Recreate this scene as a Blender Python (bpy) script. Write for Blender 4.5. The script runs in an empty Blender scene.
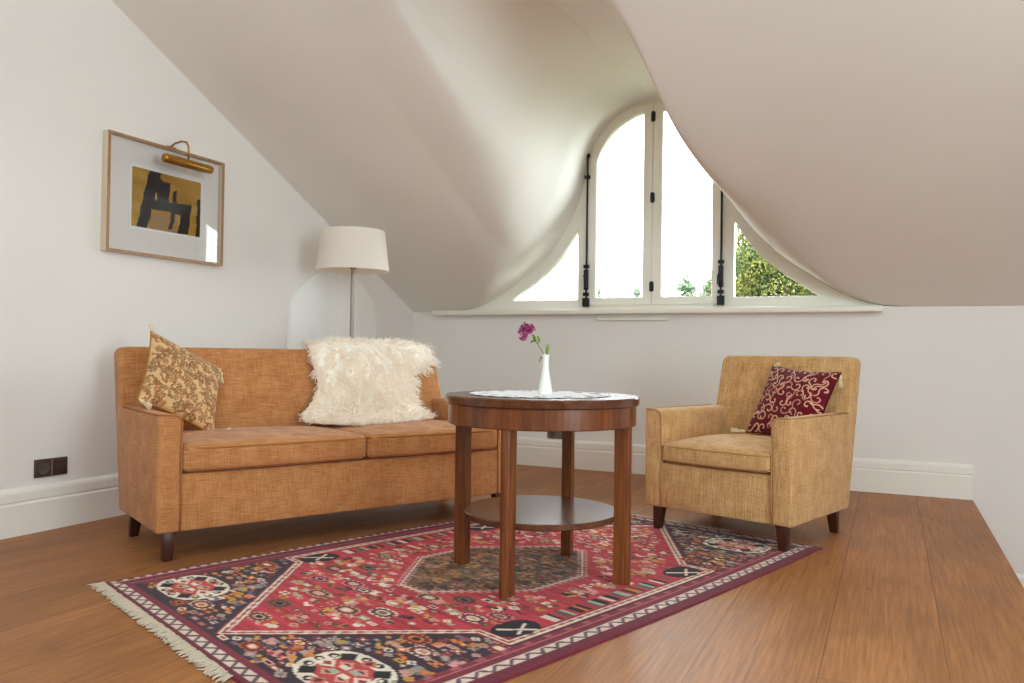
import bpy, bmesh, math, random
import numpy as np
from mathutils import Vector, Matrix
random.seed(7); RNG = np.random.RandomState(7)
S = bpy.context.scene
COL = S.collection
PI = math.pi

# ------------------------------------------------------------------ camera
cam = bpy.data.cameras.new('camera'); cam_o = bpy.data.objects.new('camera', cam); COL.objects.link(cam_o)
f_, pitch, roll, yaw = 807.104, 0.015, -0.0141, 0.4393
F = Vector((-math.sin(yaw)*math.cos(pitch), math.cos(yaw)*math.cos(pitch), math.sin(pitch)))
R0 = Vector((math.cos(yaw), math.sin(yaw), 0)); U0 = R0.cross(F)
R = math.cos(roll)*R0 - math.sin(roll)*U0
U = math.sin(roll)*R0 + math.cos(roll)*U0
M = Matrix.Identity(4)
for i in range(3):
    M[i][0] = R[i]; M[i][1] = U[i]; M[i][2] = -F[i]
M.translation = (3.5597, -5.6614, .85)
cam_o.matrix_world = M
cam.sensor_width = 36; cam.lens = f_*36/1024; cam.clip_start = .05; cam.clip_end = 200
S.camera = cam_o

# ------------------------------------------------------------------ world, lights, exposure
w = bpy.data.worlds.new('world'); S.world = w; w.use_nodes = True
bg = w.node_tree.nodes['Background']
bg.inputs[0].default_value = (.86, .96, 1, 1); bg.inputs[1].default_value = 13.5
def area(name, loc, target, sx, sy, power, color=(1, 1, 1), spread=PI, portal=False):
    l = bpy.data.lights.new(name, 'AREA'); l.shape = 'RECTANGLE'; l.size = sx; l.size_y = sy
    l.energy = power; l.color = color; l.spread = spread
    o = bpy.data.objects.new(name, l); COL.objects.link(o); o.location = loc
    o.rotation_euler = (Vector(target) - Vector(loc)).to_track_quat('-Z', 'Y').to_euler()
    if portal: l.cycles.is_portal = True
    return o
area('window_portal', (2, .25, 1.95), (2, -3, 1.95), 3.2, 1.7, 1, portal=True)
area('rear_fill_light', (4.2, -7.3, 2.0), (1.8, -1.5, 1.6), 3.6, 2.2, 50, (.76, .94, 1))  # added fill behind the camera, standing in for unseen windows
area('overhead_fill_light', (2.6, -5.6, 3.22), (2.3, -3.2, 0), 2.2, 1.4, 52, (.76, .94, 1))  # added top light to deepen shade under the sofa; no roof window modelled
area('side_fill_light', (6.45, -4.8, 1.5), (2.4, -1.8, 1.5), 2.2, 1.8, 150, (.78, .94, 1))  # added fill from the right; that wall has no window modelled
S.view_settings.view_transform = 'Standard'; S.view_settings.look = 'None'
S.view_settings.gamma = 1; S.view_settings.use_curve_mapping = False
S.view_settings.exposure = 0.08
try:
    S.cycles.use_denoising = True
    S.cycles.max_bounces = 16; S.cycles.diffuse_bounces = 12; S.cycles.transmission_bounces = 12; S.cycles.transparent_max_bounces = 12
    S.cycles.caustics_reflective = False; S.cycles.caustics_refractive = False
except Exception: pass

# ------------------------------------------------------------------ helpers
def lin(c):
    return tuple(((x/255)/12.92 if x/255 <= .04045 else ((x/255+.055)/1.055)**2.4) for x in c)
def lin4(c): return lin(c) + (1,)
def mat(name, col, rough=.6, metal=0, spec=.5, **kw):
    m = bpy.data.materials.new(name); m.use_nodes = True
    b = m.node_tree.nodes['Principled BSDF']
    b.inputs['Base Color'].default_value = lin4(col); b.inputs['Roughness'].default_value = rough
    b.inputs['Metallic'].default_value = metal
    if 'Specular IOR Level' in b.inputs: b.inputs['Specular IOR Level'].default_value = spec
    for k, v in kw.items():
        k = k.replace('_', ' ')
        if k in b.inputs: b.inputs[k].default_value = v
    return m
class N:
    """tiny node-graph helper"""
    def __init__(s, m): s.m = m; s.t = m.node_tree; s.b = s.t.nodes['Principled BSDF']
    def add(s, typ, **kw):
        n = s.t.nodes.new(typ)
        for k, v in kw.items(): setattr(n, k, v)
        return n
    def l(s, a, b): s.t.links.new(a, b)
    def coords(s, kind='Object', scale=(1, 1, 1), rot=(0, 0, 0)):
        c = s.add('ShaderNodeTexCoord'); mp = s.add('ShaderNodeMapping')
        mp.inputs['Scale'].default_value = scale; mp.inputs['Rotation'].default_value = rot
        s.l(c.outputs[kind], mp.inputs[0]); return mp.outputs[0]
    def noise(s, vec, scale=5, detail=3, rough=.5, dist=0):
        n = s.add('ShaderNodeTexNoise'); n.inputs['Scale'].default_value = scale
        n.inputs['Detail'].default_value = detail; n.inputs['Roughness'].default_value = rough
        n.inputs['Distortion'].default_value = dist
        s.l(vec, n.inputs['Vector']); return n.outputs['Fac']
    def ramp(s, fac, stops):
        r = s.add('ShaderNodeValToRGB'); e = r.color_ramp.elements
        while len(e) < len(stops): e.new(.5)
        for el, (p, c) in zip(e, stops):
            el.position = p; el.color = lin4(c) if max(c) > 1 else tuple(c)+(1,)
        s.l(fac, r.inputs[0]); return r.outputs[0]
    def math(s, op, a, b=None, c=None):
        n = s.add('ShaderNodeMath', operation=op)
        for i, v in enumerate((a, b, c)):
            if v is None: continue
            if isinstance(v, (int, float)): n.inputs[i].default_value = v
            else: s.l(v, n.inputs[i])
        return n.outputs[0]
    def mix(s, fac, a, b, blend='MIX'):
        n = s.add('ShaderNodeMix', data_type='RGBA', blend_type=blend)
        for i, v in ((0, fac), (6, a), (7, b)):
            if isinstance(v, (int, float)): n.inputs[i].default_value = v
            elif isinstance(v, tuple): n.inputs[i].default_value = v if len(v) == 4 else lin4(v)
            else: s.l(v, n.inputs[i])
        return n.outputs[2]
    def bump(s, h, strength=.2, dist=.01):
        n = s.add('ShaderNodeBump'); n.inputs['Strength'].default_value = strength; n.inputs['Distance'].default_value = dist
        s.l(h, n.inputs['Height']); s.l(n.outputs[0], s.b.inputs['Normal'])
    def col(s, c): s.l(c, s.b.inputs['Base Color'])
def mesh_obj(name, bm, m, parent=None, smooth=None, loc=None):
    me = bpy.data.meshes.new(name)
    bmesh.ops.recalc_face_normals(bm, faces=bm.faces[:])
    bm.to_mesh(me); bm.free()
    return link(name, me, m, parent, smooth, loc)
def link(name, me, m, parent=None, smooth=None, loc=None):
    if m is not None: me.materials.append(m)
    if smooth is not None:
        for p in me.polygons: p.use_smooth = True
        if smooth < 179:
            try: me.set_sharp_from_angle(angle=math.radians(smooth))
            except Exception: pass
    o = bpy.data.objects.new(name, me); COL.objects.link(o)
    if parent is not None: o.parent = parent
    if loc is not None: o.location = loc
    return o
def thing(name, label, cat, loc=(0, 0, 0), rz=0, group=None):
    o = bpy.data.objects.new(name, None); COL.objects.link(o); o.location = loc; o.rotation_euler = (0, 0, rz)
    o.empty_display_size = .1
    return tag(o, label, cat, group)
def tag(o, label, cat, group=None, kind=None):
    o['label'] = label; o['category'] = cat
    if group: o['group'] = group
    if kind: o['kind'] = kind
    return o
def struct(o, label=None, cat=None):
    o['kind'] = 'structure'
    if label: o['label'] = label
    if cat: o['category'] = cat
    return o
def hexa(bm, v8):
    """v8: bottom 4 (ccw) then top 4"""
    v = [bm.verts.new(c) for c in v8]
    for f in ((3, 2, 1, 0), (4, 5, 6, 7), (0, 1, 5, 4), (1, 2, 6, 5), (2, 3, 7, 6), (3, 0, 4, 7)):
        bm.faces.new([v[i] for i in f])
    return v
def box(bm, x0, x1, y0, y1, z0, z1):
    return hexa(bm, ((x0, y0, z0), (x1, y0, z0), (x1, y1, z0), (x0, y1, z0), (x0, y0, z1), (x1, y0, z1), (x1, y1, z1), (x0, y1, z1)))
def bevel(bm, r, seg=2, pick=None):
    es = [e for e in bm.edges if pick is None or pick(e)]
    if es: bmesh.ops.bevel(bm, geom=es, offset=r, segments=seg, profile=.5, affect='EDGES', clamp_overlap=True)
def tube(bm, pts, r, sides=8, closed=False, caps=True):
    pts = [Vector(p) for p in pts]; n = len(pts)
    rs = r if isinstance(r, (list, tuple)) else [r]*n
    rings = []; nrm = None
    for i, p in enumerate(pts):
        a = pts[(i-1) % n] if (i > 0 or closed) else p
        b = pts[(i+1) % n] if (i < n-1 or closed) else p
        t = (b-a).normalized()
        if nrm is None: nrm = t.orthogonal().normalized()
        nrm = (nrm - t*nrm.dot(t)); nrm = nrm.normalized() if nrm.length > 1e-6 else t.orthogonal().normalized()
        bn = t.cross(nrm)
        rings.append([bm.verts.new(p + rs[i]*(math.cos(2*PI*k/sides)*nrm + math.sin(2*PI*k/sides)*bn)) for k in range(sides)])
    for i in range(n if closed else n-1):
        A, B = rings[i], rings[(i+1) % n]
        for k in range(sides):
            bm.faces.new((A[k], A[(k+1) % sides], B[(k+1) % sides], B[k]))
    if caps and not closed:
        bm.faces.new(rings[0][::-1]); bm.faces.new(rings[-1])
def lathe(bm, prof, seg=48, c=(0, 0), cap=True):
    rings = []
    for r, z in prof:
        if r < 1e-6: rings.append([bm.verts.new((c[0], c[1], z))])
        else: rings.append([bm.verts.new((c[0]+r*math.cos(2*PI*k/seg), c[1]+r*math.sin(2*PI*k/seg), z)) for k in range(seg)])
    for A, B in zip(rings, rings[1:]):
        for k in range(seg):
            k2 = (k+1) % seg
            if len(A) == 1 and len(B) == 1: continue
            if len(A) == 1: bm.faces.new((A[0], B[k2], B[k]))
            elif len(B) == 1: bm.faces.new((A[k], A[k2], B[0]))
            else: bm.faces.new((A[k], A[k2], B[k2], B[k]))
    if cap:
        for rg, rev in ((rings[0], True), (rings[-1], False)):
            if len(rg) > 1: bm.faces.new(rg[::-1] if rev else rg)
def fill2d(name, loops, depth, bev=0.0):
    """planar polygon with holes, extruded by depth (centred), returned as mesh in local XY (Z = thickness)"""
    cu = bpy.data.curves.new(name, 'CURVE'); cu.dimensions = '2D'; cu.fill_mode = 'BOTH'
    cu.extrude = depth/2 - bev; cu.bevel_depth = bev; cu.bevel_resolution = 1; cu.offset = -bev
    for L in loops:
        sp = cu.splines.new('POLY'); sp.points.add(len(L)-1); sp.use_cyclic_u = True
        for q, p in zip(sp.points, L): q.co = (p[0], p[1], 0, 1)
    o = bpy.data.objects.new('tmp', cu); COL.objects.link(o)
    me = bpy.data.meshes.new_from_object(o.evaluated_get(bpy.context.evaluated_depsgraph_get()))
    bpy.data.objects.remove(o); bpy.data.curves.remove(cu)
    me.name = name; me.materials.clear()
    return me
def stand_xz(me, y):
    """take local XY drawing to world XZ at depth y"""
    me.transform(Matrix(((1, 0, 0, 0), (0, 0, -1, y), (0, 1, 0, 0), (0, 0, 0, 1))))
    return me
def grid_mesh(name, P, colors=None):
    """P: (ny,nx,3) array"""
    ny, nx = P.shape[:2]
    me = bpy.data.meshes.new(name)
    idx = np.arange(ny*nx).reshape(ny, nx)
    q = np.stack([idx[:-1, :-1], idx[:-1, 1:], idx[1:, 1:], idx[1:, :-1]], -1).reshape(-1, 4)
    me.vertices.add(ny*nx); me.vertices.foreach_set('co', P.reshape(-1).astype(np.float32))
    me.loops.add(q.size); me.loops.foreach_set('vertex_index', q.reshape(-1).astype(np.int32))
    me.polygons.add(len(q)); me.polygons.foreach_set('loop_start', np.arange(0, q.size, 4, dtype=np.int32))
    me.update(calc_edges=True)
    if colors is not None: paint(me, colors.reshape(-1, 3))
    me.validate()
    return me
def paint(me, c):
    """dyed / woven pattern colours (sRGB 0-255) per vertex"""
    c = np.asarray(c, float)/255
    c = np.where(c <= .04045, c/12.92, ((c+.055)/1.055)**2.4)
    at = me.color_attributes.new('weave', 'FLOAT_COLOR', 'POINT')
    at.data.foreach_set('color', np.c_[c, np.ones(len(c))].astype(np.float32).reshape(-1))

# ------------------------------------------------------------------ materials
def wall_mat(name, col, bump=.05):
    m = mat(name, col, .85, spec=.25); n = N(m)
    v = n.coords('Object')
    n.col(n.ramp(n.noise(v, 1.3, 2), [(.3, tuple(x-2 for x in col)), (.7, tuple(min(255, x+2) for x in col))]))
    n.bump(n.noise(v, 60, 4), bump, .004)
    return m
M_wall = wall_mat('matt_white_paint', (236, 233, 229))
M_ceil = wall_mat('ceiling_plaster_paint', (238, 235, 229), .08)
M_trim = mat('white_gloss_paint', (240, 237, 230), .35)
M_winframe = mat('cream_window_paint', (236, 233, 222), .35)
M_iron = mat('dark_iron', (38, 38, 42), .45, .6)
M_door = mat('cool_white_paint', (243, 243, 241), .45)
def floor_mat():
    m = mat('oak_boards', (160, 105, 65), .45, spec=.22); n = N(m)
    c = n.add('ShaderNodeTexCoord'); sp = n.add('ShaderNodeSeparateXYZ'); n.l(c.outputs['Object'], sp.inputs[0])
    x, y = sp.outputs[0], sp.outputs[1]
    bx = n.math('DIVIDE', n.math('SUBTRACT', 4.025, x), .318)
    ix = n.math('FLOOR', bx); fx = n.math('FRACT', bx)
    wn = n.add('ShaderNodeTexWhiteNoise', noise_dimensions='1D'); n.l(ix, wn.inputs['W'])
    by = n.math('ADD', n.math('DIVIDE', y, 3.1), n.math('MULTIPLY', wn.outputs['Value'], 7.3))
    iy = n.math('FLOOR', by); fy = n.math('FRACT', by)
    wn2 = n.add('ShaderNodeTexWhiteNoise', noise_dimensions='2D')
    cb = n.add('ShaderNodeCombineXYZ'); n.l(ix, cb.inputs[0]); n.l(iy, cb.inputs[1]); n.l(cb.outputs[0], wn2.inputs['Vector'])
    # per board shifted coordinates
    cv = n.add('ShaderNodeCombineXYZ'); n.l(x, cv.inputs[0]); n.l(n.math('ADD', y, n.math('MULTIPLY', wn2.outputs['Value'], 40)), cv.inputs[1])
    n.l(n.math('MULTIPLY', wn2.outputs['Value'], 13), cv.inputs[2])
    mp = n.add('ShaderNodeMapping'); mp.inputs['Scale'].default_value = (1, .12, 1); n.l(cv.outputs[0], mp.inputs[0])
    g1 = n.noise(mp.outputs[0], 16, 6, .62, 1.6)
    mp2 = n.add('ShaderNodeMapping'); mp2.inputs['Scale'].default_value = (1, .03, 1); n.l(cv.outputs[0], mp2.inputs[0])
    g2 = n.noise(mp2.outputs[0], 110, 4, .6)
    mp3 = n.add('ShaderNodeMapping'); mp3.inputs['Scale'].default_value = (1, .45, 1); n.l(cv.outputs[0], mp3.inputs[0])
    g3 = n.noise(mp3.outputs[0], 3.2, 4, .55, .6)
    col = n.ramp(g1, [(.25, (130, 80, 45)), (.5, (163, 106, 61)), (.75, (190, 135, 84))])
    col = n.mix(.55, col, n.ramp(g2, [(.3, (130, 80, 44)), (.7, (190, 132, 81))]))
    col = n.mix(n.math('MULTIPLY', n.math('SUBTRACT', g3, .38), 1.5), col, (112, 74, 46), 'MIX')
    hs = n.add('ShaderNodeHueSaturation'); n.l(col, hs.inputs['Color'])
    hs.inputs['Saturation'].default_value = 1.0
    n.l(n.math('ADD', .92, n.math('MULTIPLY', wn2.outputs['Value'], .22)), hs.inputs['Value'])
    col = hs.outputs[0]
    # knots
    vo = n.add('ShaderNodeTexVoronoi', feature='DISTANCE_TO_EDGE' if False else 'F1'); vo.inputs['Scale'].default_value = 1.7
    mp4 = n.add('ShaderNodeMapping'); mp4.inputs['Scale'].default_value = (1, .55, 1); n.l(cv.outputs[0], mp4.inputs[0]); n.l(mp4.outputs[0], vo.inputs['Vector'])
    kn = n.math('LESS_THAN', n.math('ADD', vo.outputs['Distance'], n.math('MULTIPLY', g1, .09)), .075)
    col = n.mix(n.math('MULTIPLY', kn, .28), col, (82, 50, 30))
    e1 = n.math('LESS_THAN', n.math('MINIMUM', fx, n.math('SUBTRACT', 1, fx)), .006)
    e2 = n.math('LESS_THAN', n.math('MINIMUM', fy, n.math('SUBTRACT', 1, fy)), .0006)
    ed = n.math('MAXIMUM', e1, e2)
    col = n.mix(n.math('MULTIPLY', ed, .5), col, (70, 42, 25))
    n.col(col)
    rr = n.add('ShaderNodeMapRange'); n.l(g1, rr.inputs[0]); rr.inputs[3].default_value = .36; rr.inputs[4].default_value = .56
    n.l(rr.outputs[0], n.b.inputs['Roughness'])
    n.bump(n.math('SUBTRACT', n.math('MULTIPLY', g2, .3), ed), .12, .004)
    return m
M_floor = floor_mat()
def wood_mat(name, dark, mid, light, rough=.3, rot=(0, 0, 0), scale=(1, 1, .08)):
    m = mat(name, mid, rough, spec=.5); n = N(m)
    v = n.coords('Object', scale, rot)
    g = n.noise(v, 55, 5, .6, .5); g2 = n.noise(v, 12, 3, .5, 1)
    c = n.ramp(g, [(.3, dark), (.5, mid), (.72, light)])
    c = n.mix(.4, c, n.ramp(g2, [(.3, dark), (.7, light)]))
    n.col(c); n.bump(g, .05, .002)
    return m
M_tab_v = wood_mat('walnut_veneer_vertical', (68, 34, 16), (108, 57, 27), (146, 84, 42), .28)
M_tab_h = wood_mat('walnut_veneer_flat', (62, 34, 22), (92, 52, 33), (118, 74, 50), .2, scale=(1, .08, 1))
M_leg = wood_mat('stained_beech', (44, 20, 12), (66, 30, 18), (88, 42, 24), .35)
def linen(name, dark, mid, light, dots=None, hstretch=(7, 7, 260), vstretch=(260, 260, 9), vert=.5, lean=0):
    m = mat(name, mid, .9, spec=.15, Sheen_Weight=.15, Sheen_Roughness=.5); n = N(m)
    base = n.coords('Object', rot=(lean, 0, 0))
    def st(sc):
        mp = n.add('ShaderNodeMapping'); mp.inputs['Scale'].default_value = sc; n.l(base, mp.inputs[0]); return mp.outputs[0]
    a = n.noise(st(hstretch), 1, 3, .6); b = n.noise(st(vstretch), 1, 3, .6)
    big = n.noise(n.coords('Object'), 14, 3, .5)
    f = n.math('ADD', n.math('MULTIPLY', a, 1-vert), n.math('MULTIPLY', b, vert))
    f = n.math('ADD', n.math('MULTIPLY', f, .8), n.math('MULTIPLY', big, .2))
    c = n.ramp(f, [(.36, dark), (.5, mid), (.64, light)])
    h = f
    if dots:
        v = n.add('ShaderNodeTexVoronoi'); v.inputs['Scale'].default_value = 170
        n.l(st((1, 1, .75)), v.inputs['Vector'])
        d = n.math('LESS_THAN', v.outputs['Distance'], .33)
        c = n.mix(n.math('MULTIPLY', d, .6), c, dots)
    n.col(c); n.bump(n.math('ADD', f, n.noise(n.coords('Object'), 420, 2)), .25, .003)
    return m
M_sofa = linen('ochre_slub_linen', (158, 98, 54), (190, 130, 80), (214, 160, 108), hstretch=(16, 16, 420), vstretch=(420, 420, 18), vert=.42)
M_chair = linen('sand_slub_weave', (152, 108, 64), (200, 154, 100), (226, 188, 138), dots=(222, 186, 138), hstretch=(20, 20, 400), vstretch=(400, 400, 9), vert=.7)
M_sofa_back = linen('ochre_slub_linen_back', (158, 98, 54), (190, 130, 80), (214, 160, 108), hstretch=(16, 16, 420), vstretch=(420, 420, 18), vert=.42, lean=math.radians(17.7))
M_chair_back = linen('sand_slub_weave_back', (152, 108, 64), (200, 154, 100), (226, 188, 138), dots=(222, 186, 138), hstretch=(20, 20, 400), vstretch=(400, 400, 9), vert=.7, lean=math.radians(14.4))
M_sofa_pipe = mat('ochre_piping', (178, 118, 70), .9, spec=.1)
M_chair_pipe = mat('sand_piping', (184, 142, 94), .9, spec=.1)
def weave_mat(name, rough=.95, noise_amt=.25, sc=500, sheen=.1):
    m = mat(name, (128, 128, 128), rough, spec=.1, Sheen_Weight=sheen); n = N(m)
    a = n.add('ShaderNodeVertexColor' if hasattr(bpy.types, 'ShaderNodeVertexColor') else 'ShaderNodeAttribute')
    a.layer_name = 'weave'
    k = n.noise(n.coords('Object'), sc, 2); k2 = n.noise(n.coords('Object'), 9, 3)
    v = n.math('ADD', 1-noise_amt, n.math('MULTIPLY', n.math('ADD', n.math('MULTIPLY', k, .6), n.math('MULTIPLY', k2, .4)), noise_amt*2))
    cb = n.add('ShaderNodeCombineColor'); [n.l(v, cb.inputs[i]) for i in range(3)]
    n.col(n.mix(1.0, a.outputs['Color'], cb.outputs[0], 'MULTIPLY'))
    n.bump(k, .3, .003)
    return m
M_rug = weave_mat('knotted_wool')
M_print = weave_mat('printed_paper', .7, .12, 60, 0)
M_brocade = weave_mat('brocade_cloth', .8, .2, 600, .2)
M_cream = mat('cream_cotton', (240, 222, 180), .9, spec=.1)
M_goldcord = mat('gold_cord', (172, 122, 62), .8, spec=.2)
M_brass = mat('aged_brass', (176, 132, 62), .3, 1)
M_steel = mat('brushed_steel', (162, 154, 144), .5, .6)
def glass_mat(name, tint=(1, 1, 1), refl=.06):
    m = bpy.data.materials.new(name); m.use_nodes = True; t = m.node_tree; t.nodes.clear()
    o = t.nodes.new('ShaderNodeOutputMaterial'); mx = t.nodes.new('ShaderNodeMixShader')
    tr = t.nodes.new('ShaderNodeBsdfTransparent'); gl = t.nodes.new('ShaderNodeBsdfGlossy'); fr = t.nodes.new('ShaderNodeFresnel')
    fr.inputs[0].default_value = 1.25; gl.inputs['Roughness'].default_value = .02; tr.inputs[0].default_value = tint+(1,)
    t.links.new(fr.outputs[0], mx.inputs[0]); t.links.new(tr.outputs[0], mx.inputs[1]); t.links.new(gl.outputs[0], mx.inputs[2])
    t.links.new(mx.outputs[0], o.inputs[0]); return m
M_glass = glass_mat('window_glass')

# ------------------------------------------------------------------ room shell
CX = 2.0                    # centre line of the eyebrow window
BELL = [(0, 2.70), (.1, 2.69), (.2, 2.66), (.3, 2.605), (.4, 2.512), (.47, 2.40), (.51, 2.29), (.527, 2.18), (.543, 2.08), (.585, 1.955),
        (.675, 1.785), (.79, 1.62), (.95, 1.482), (1.07, 1.40), (1.22, 1.30), (1.40, 1.215), (1.55, 1.187), (1.7, 1.18)]
def bell_curve(n):
    P = np.array(BELL); d = np.r_[0, np.cumsum(np.hypot(*np.diff(P, axis=0).T))]
    s = np.linspace(0, d[-1], n); X = np.interp(s, d, P[:, 0]); Z = np.interp(s, d, P[:, 1])
    k = np.ones(9)/9
    Xs = np.convolve(np.pad(X, 4, mode='reflect', reflect_type='odd'), k, 'valid'); Zs = np.convolve(np.pad(Z, 4, mode='edge'), k, 'valid')
    Xs[0] = 0; return Xs, Zs
bX, bZ = bell_curve(110)
prof_x = np.r_[CX-np.array([2.15, 1.9]), CX-bX[::-1], CX+bX[1:], CX+np.array([1.9, 2.4, 3.2, 4.65])]
prof_z = np.r_[1.18, 1.18, bZ[::-1], bZ[1:], [1.18]*4]
SLOPE = .4925
def ceil_z(zw, y):
    if y > 0: return zw
    a = np.minimum(1.18 - SLOPE*y, 3.3); b = zw + .03*y
    wt = np.clip((zw-1.18)/.35, 0, 1)
    k = np.where(prof_x < CX, .03+.2*min(-y, 1.2), .035+.13*math.exp(-((-y-.75)/.55)**2))*wt
    return .5*(a+b+np.sqrt((a-b)**2+k**2))
ys = np.r_[[.13, .06, .001], -np.linspace(.0, .2, 9), -np.linspace(.23, 4.3, 90), [-4.8, -7.6]]
P = np.zeros((len(ys), len(prof_x), 3))
for j, y in enumerate(ys):
    P[j, :, 0] = prof_x; P[j, :, 1] = y; P[j, :, 2] = ceil_z(prof_z, y)
ceiling = link('ceiling', grid_mesh('ceiling', P), M_ceil, smooth=180)
struct(ceiling)
bm = bmesh.new()   # gable wall on the left
prof = [(-7.6, -.25), (.15, -.25), (.15, 1.18), (0, 1.18), (-4.3045, 3.3), (-7.6, 3.3)]
prof = [(y, z+(.06 if z > 1 and y < .1 else 0)) for y, z in prof]
A = [bm.verts.new((0, y, z)) for y, z in prof]; B = [bm.verts.new((-.15, y, z)) for y, z in prof]
bm.faces.new(A); bm.faces.new(B[::-1])
for i in range(len(prof)):
    j = (i+1) % len(prof); bm.faces.new((A[i], B[i], B[j], A[j]))
struct(mesh_obj('wall_left', bm, M_wall))
bm = bmesh.new(); box(bm, 0, 6.6, 0, .15, -.85, 1.182); struct(mesh_obj('wall_back', bm, M_wall))
bm = bmesh.new(); box(bm, 6.6, 6.75, -7.6, .15, -.85, 3.3); struct(mesh_obj('wall_right', bm, M_wall))
bm = bmesh.new(); box(bm, -.15, 6.75, -7.75, -7.6, -.85, 3.3); struct(mesh_obj('wall_front', bm, M_wall))
bm = bmesh.new(); box(bm, 0, 4.015, -7.6, 0, -.85, 0); struct(mesh_obj('floor', bm, M_floor))
bm = bmesh.new(); box(bm, 4.015, 6.6, -7.6, 0, -.85, -.63); struct(mesh_obj('floor', bm, M_floor), 'lower oak landing beyond the floor edge', 'floor').name = 'floor_landing'
# two-step skirting boards
SK = [(0, 0), (.022, 0), (.022, .138), (.018, .143), (.014, .146), (.014, .150), (.02, .155), (.0185, .190), (.015, .200), (.009, .207), (.003, .212), (0, .212)]
def skirting(name, p0, p1, nrm, z=0):
    bm = bmesh.new(); p0, p1, nrm = Vector(p0), Vector(p1), Vector(nrm)
    A = [bm.verts.new(p0+nrm*d+Vector((0, 0, h+z))) for d, h in SK]; B = [bm.verts.new(p1+nrm*d+Vector((0, 0, h+z))) for d, h in SK]
    for i in range(len(SK)):
        j = (i+1) % len(SK); bm.faces.new((A[i], A[j], B[j], B[i]))
    bm.faces.new(A[::-1]); bm.faces.new(B)
    return struct(mesh_obj(name, bm, M_trim))
skirting('baseboard_left', (0, -7.6, 0), (0, 0, 0), (1, 0, 0))
skirting('baseboard_back', (.022, 0, 0), (4.012, 0, 0), (0, -1, 0))
skirting('baseboard_landing', (4.02, 0, 0), (6.6, 0, 0), (0, -1, 0), -.63)

# ------------------------------------------------------------------ eyebrow window
def offset_bell(off, n=200):
    X, Z = bell_curve(n); X = np.r_[-X[::-1], X[1:]]; Z = np.r_[Z[::-1], Z[1:]]
    t = np.stack([np.gradient(X), np.gradient(Z)], -1); t /= np.linalg.norm(t, axis=1, keepdims=True)
    nx, nz = t[:, 1], -t[:, 0]
    return X+nx*off, Z+nz*off
def clip_bell(off, x0, x1, zb):
    """polygon under the offset bell between x0,x1 and above zb (dx coordinates)"""
    X, Z = offset_bell(off)
    pts = [(x, z) for x, z in zip(X, Z) if x0 < x < x1 and z > zb]
    # interpolate ends
    o = np.argsort(X); 
    def zat(x): return float(np.interp(x, X[o], Z[o]))
    L = []
    zl, zr = zat(x0), zat(x1)
    if zl > zb: L += [(x0, zb), (x0, zl)]
    else: L += [(pts[0][0]-.02, zb)]
    L += pts
    if zr > zb: L += [(x1, zr), (x1, zb)]
    else: L += [(pts[-1][0]+.02, zb)]
    # thin out close duplicates
    out = [L[0]]
    for p in L[1:]:
        if math.hypot(p[0]-out[-1][0], p[1]-out[-1][1]) > .004: out.append(p)
    return out
def sh(L): return [(CX+x, z) for x, z in L]
win = bpy.data.objects.new('window_1', None); COL.objects.link(win)
struct(win, 'white bell-shaped eyebrow window with two casements and curved side lights', 'window')
ZB = 1.187
Xo, Zo = offset_bell(.0)
outer = [(x, z-.0) for x, z in zip(Xo, Zo) if z > ZB+.004]
outer = [(outer[0][0]-.03, ZB)] + outer + [(outer[-1][0]+.03, ZB)]
CAS = .505    # half width of the pair of casements
hole_c = clip_bell(.028, -CAS+.018, CAS-.018, ZB+.03)
hole_l = clip_bell(.086, -1.4, -CAS-.068, 1.262); hole_r = [(-x, z) for x, z in hole_l]
fr = link('frame', stand_xz(fill2d('frame', [sh(outer), sh(hole_c), sh(hole_l), sh(hole_r)], .075, .004), .055), M_winframe, win, 40)
for L in (hole_l, hole_r):
    link('pane', stand_xz(fill2d('pane', [sh(L)], .006), .06), M_glass, win)
for s in (-1, 1):
    a = clip_bell(.0262, .0006, CAS-.0163, ZB+.0283); b = clip_bell(.082, .07, .425, 1.272)
    a = [(s*x, z) for x, z in a]; b = [(s*x, z) for x, z in b]
    sash = link('sash', stand_xz(fill2d('sash', [sh(a), sh(b)], .06, .005), .028), M_winframe, win, 40)
    link('pane', stand_xz(fill2d('pane', [sh(b)], .006), .035), M_glass, sash)
    # espagnolette bolt
    x = CX + s*(CAS-.012)
    bm = bmesh.new()
    tube(bm, [(x, -.012, 1.25), (x, -.012, 2.33)], .0075, 8)
    lathe(bm, [(0, 0), (.014, 0), (.019, .012), (.014, .03), (0, .034)], 12)
    for v in bm.verts:
        if abs(v.co.x) < .03 and abs(v.co.z) < .05: v.co += Vector((x, -.014, 2.315))
    for z in (2.17, 1.505): box(bm, x-.02, x+.02, -.025, .0, z-.012, z+.012)
    bolt = mesh_obj('bolt', bm, M_iron, win, 40)
    bm = bmesh.new()
    box(bm, x-.016, x+.016, -.03, -.002, 1.33, 1.48); bevel(bm, .005)
    box(bm, x-.024, x+.024, -.03, -.002, 1.205, 1.27)
    box(bm, x-.02, x+.02, -.028, -.002, 1.285, 1.31)
    mesh_obj('lock_case', bm, M_iron, bolt, 40)
    bm = bmesh.new()
    tube(bm, [(x, -.03, 1.43), (x, -.06, 1.43), (x-.012*s, -.065, 1.40), (x-.014*s, -.065, 1.345)], .008, 8)
    mesh_obj('handle', bm, M_iron, bolt, 40)
bm = bmesh.new(); box(bm, CX-.03, CX+.03, .0585, .072, ZB+.03, 2.66); mesh_obj('meeting_stile', bm, M_winframe, win)
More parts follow.
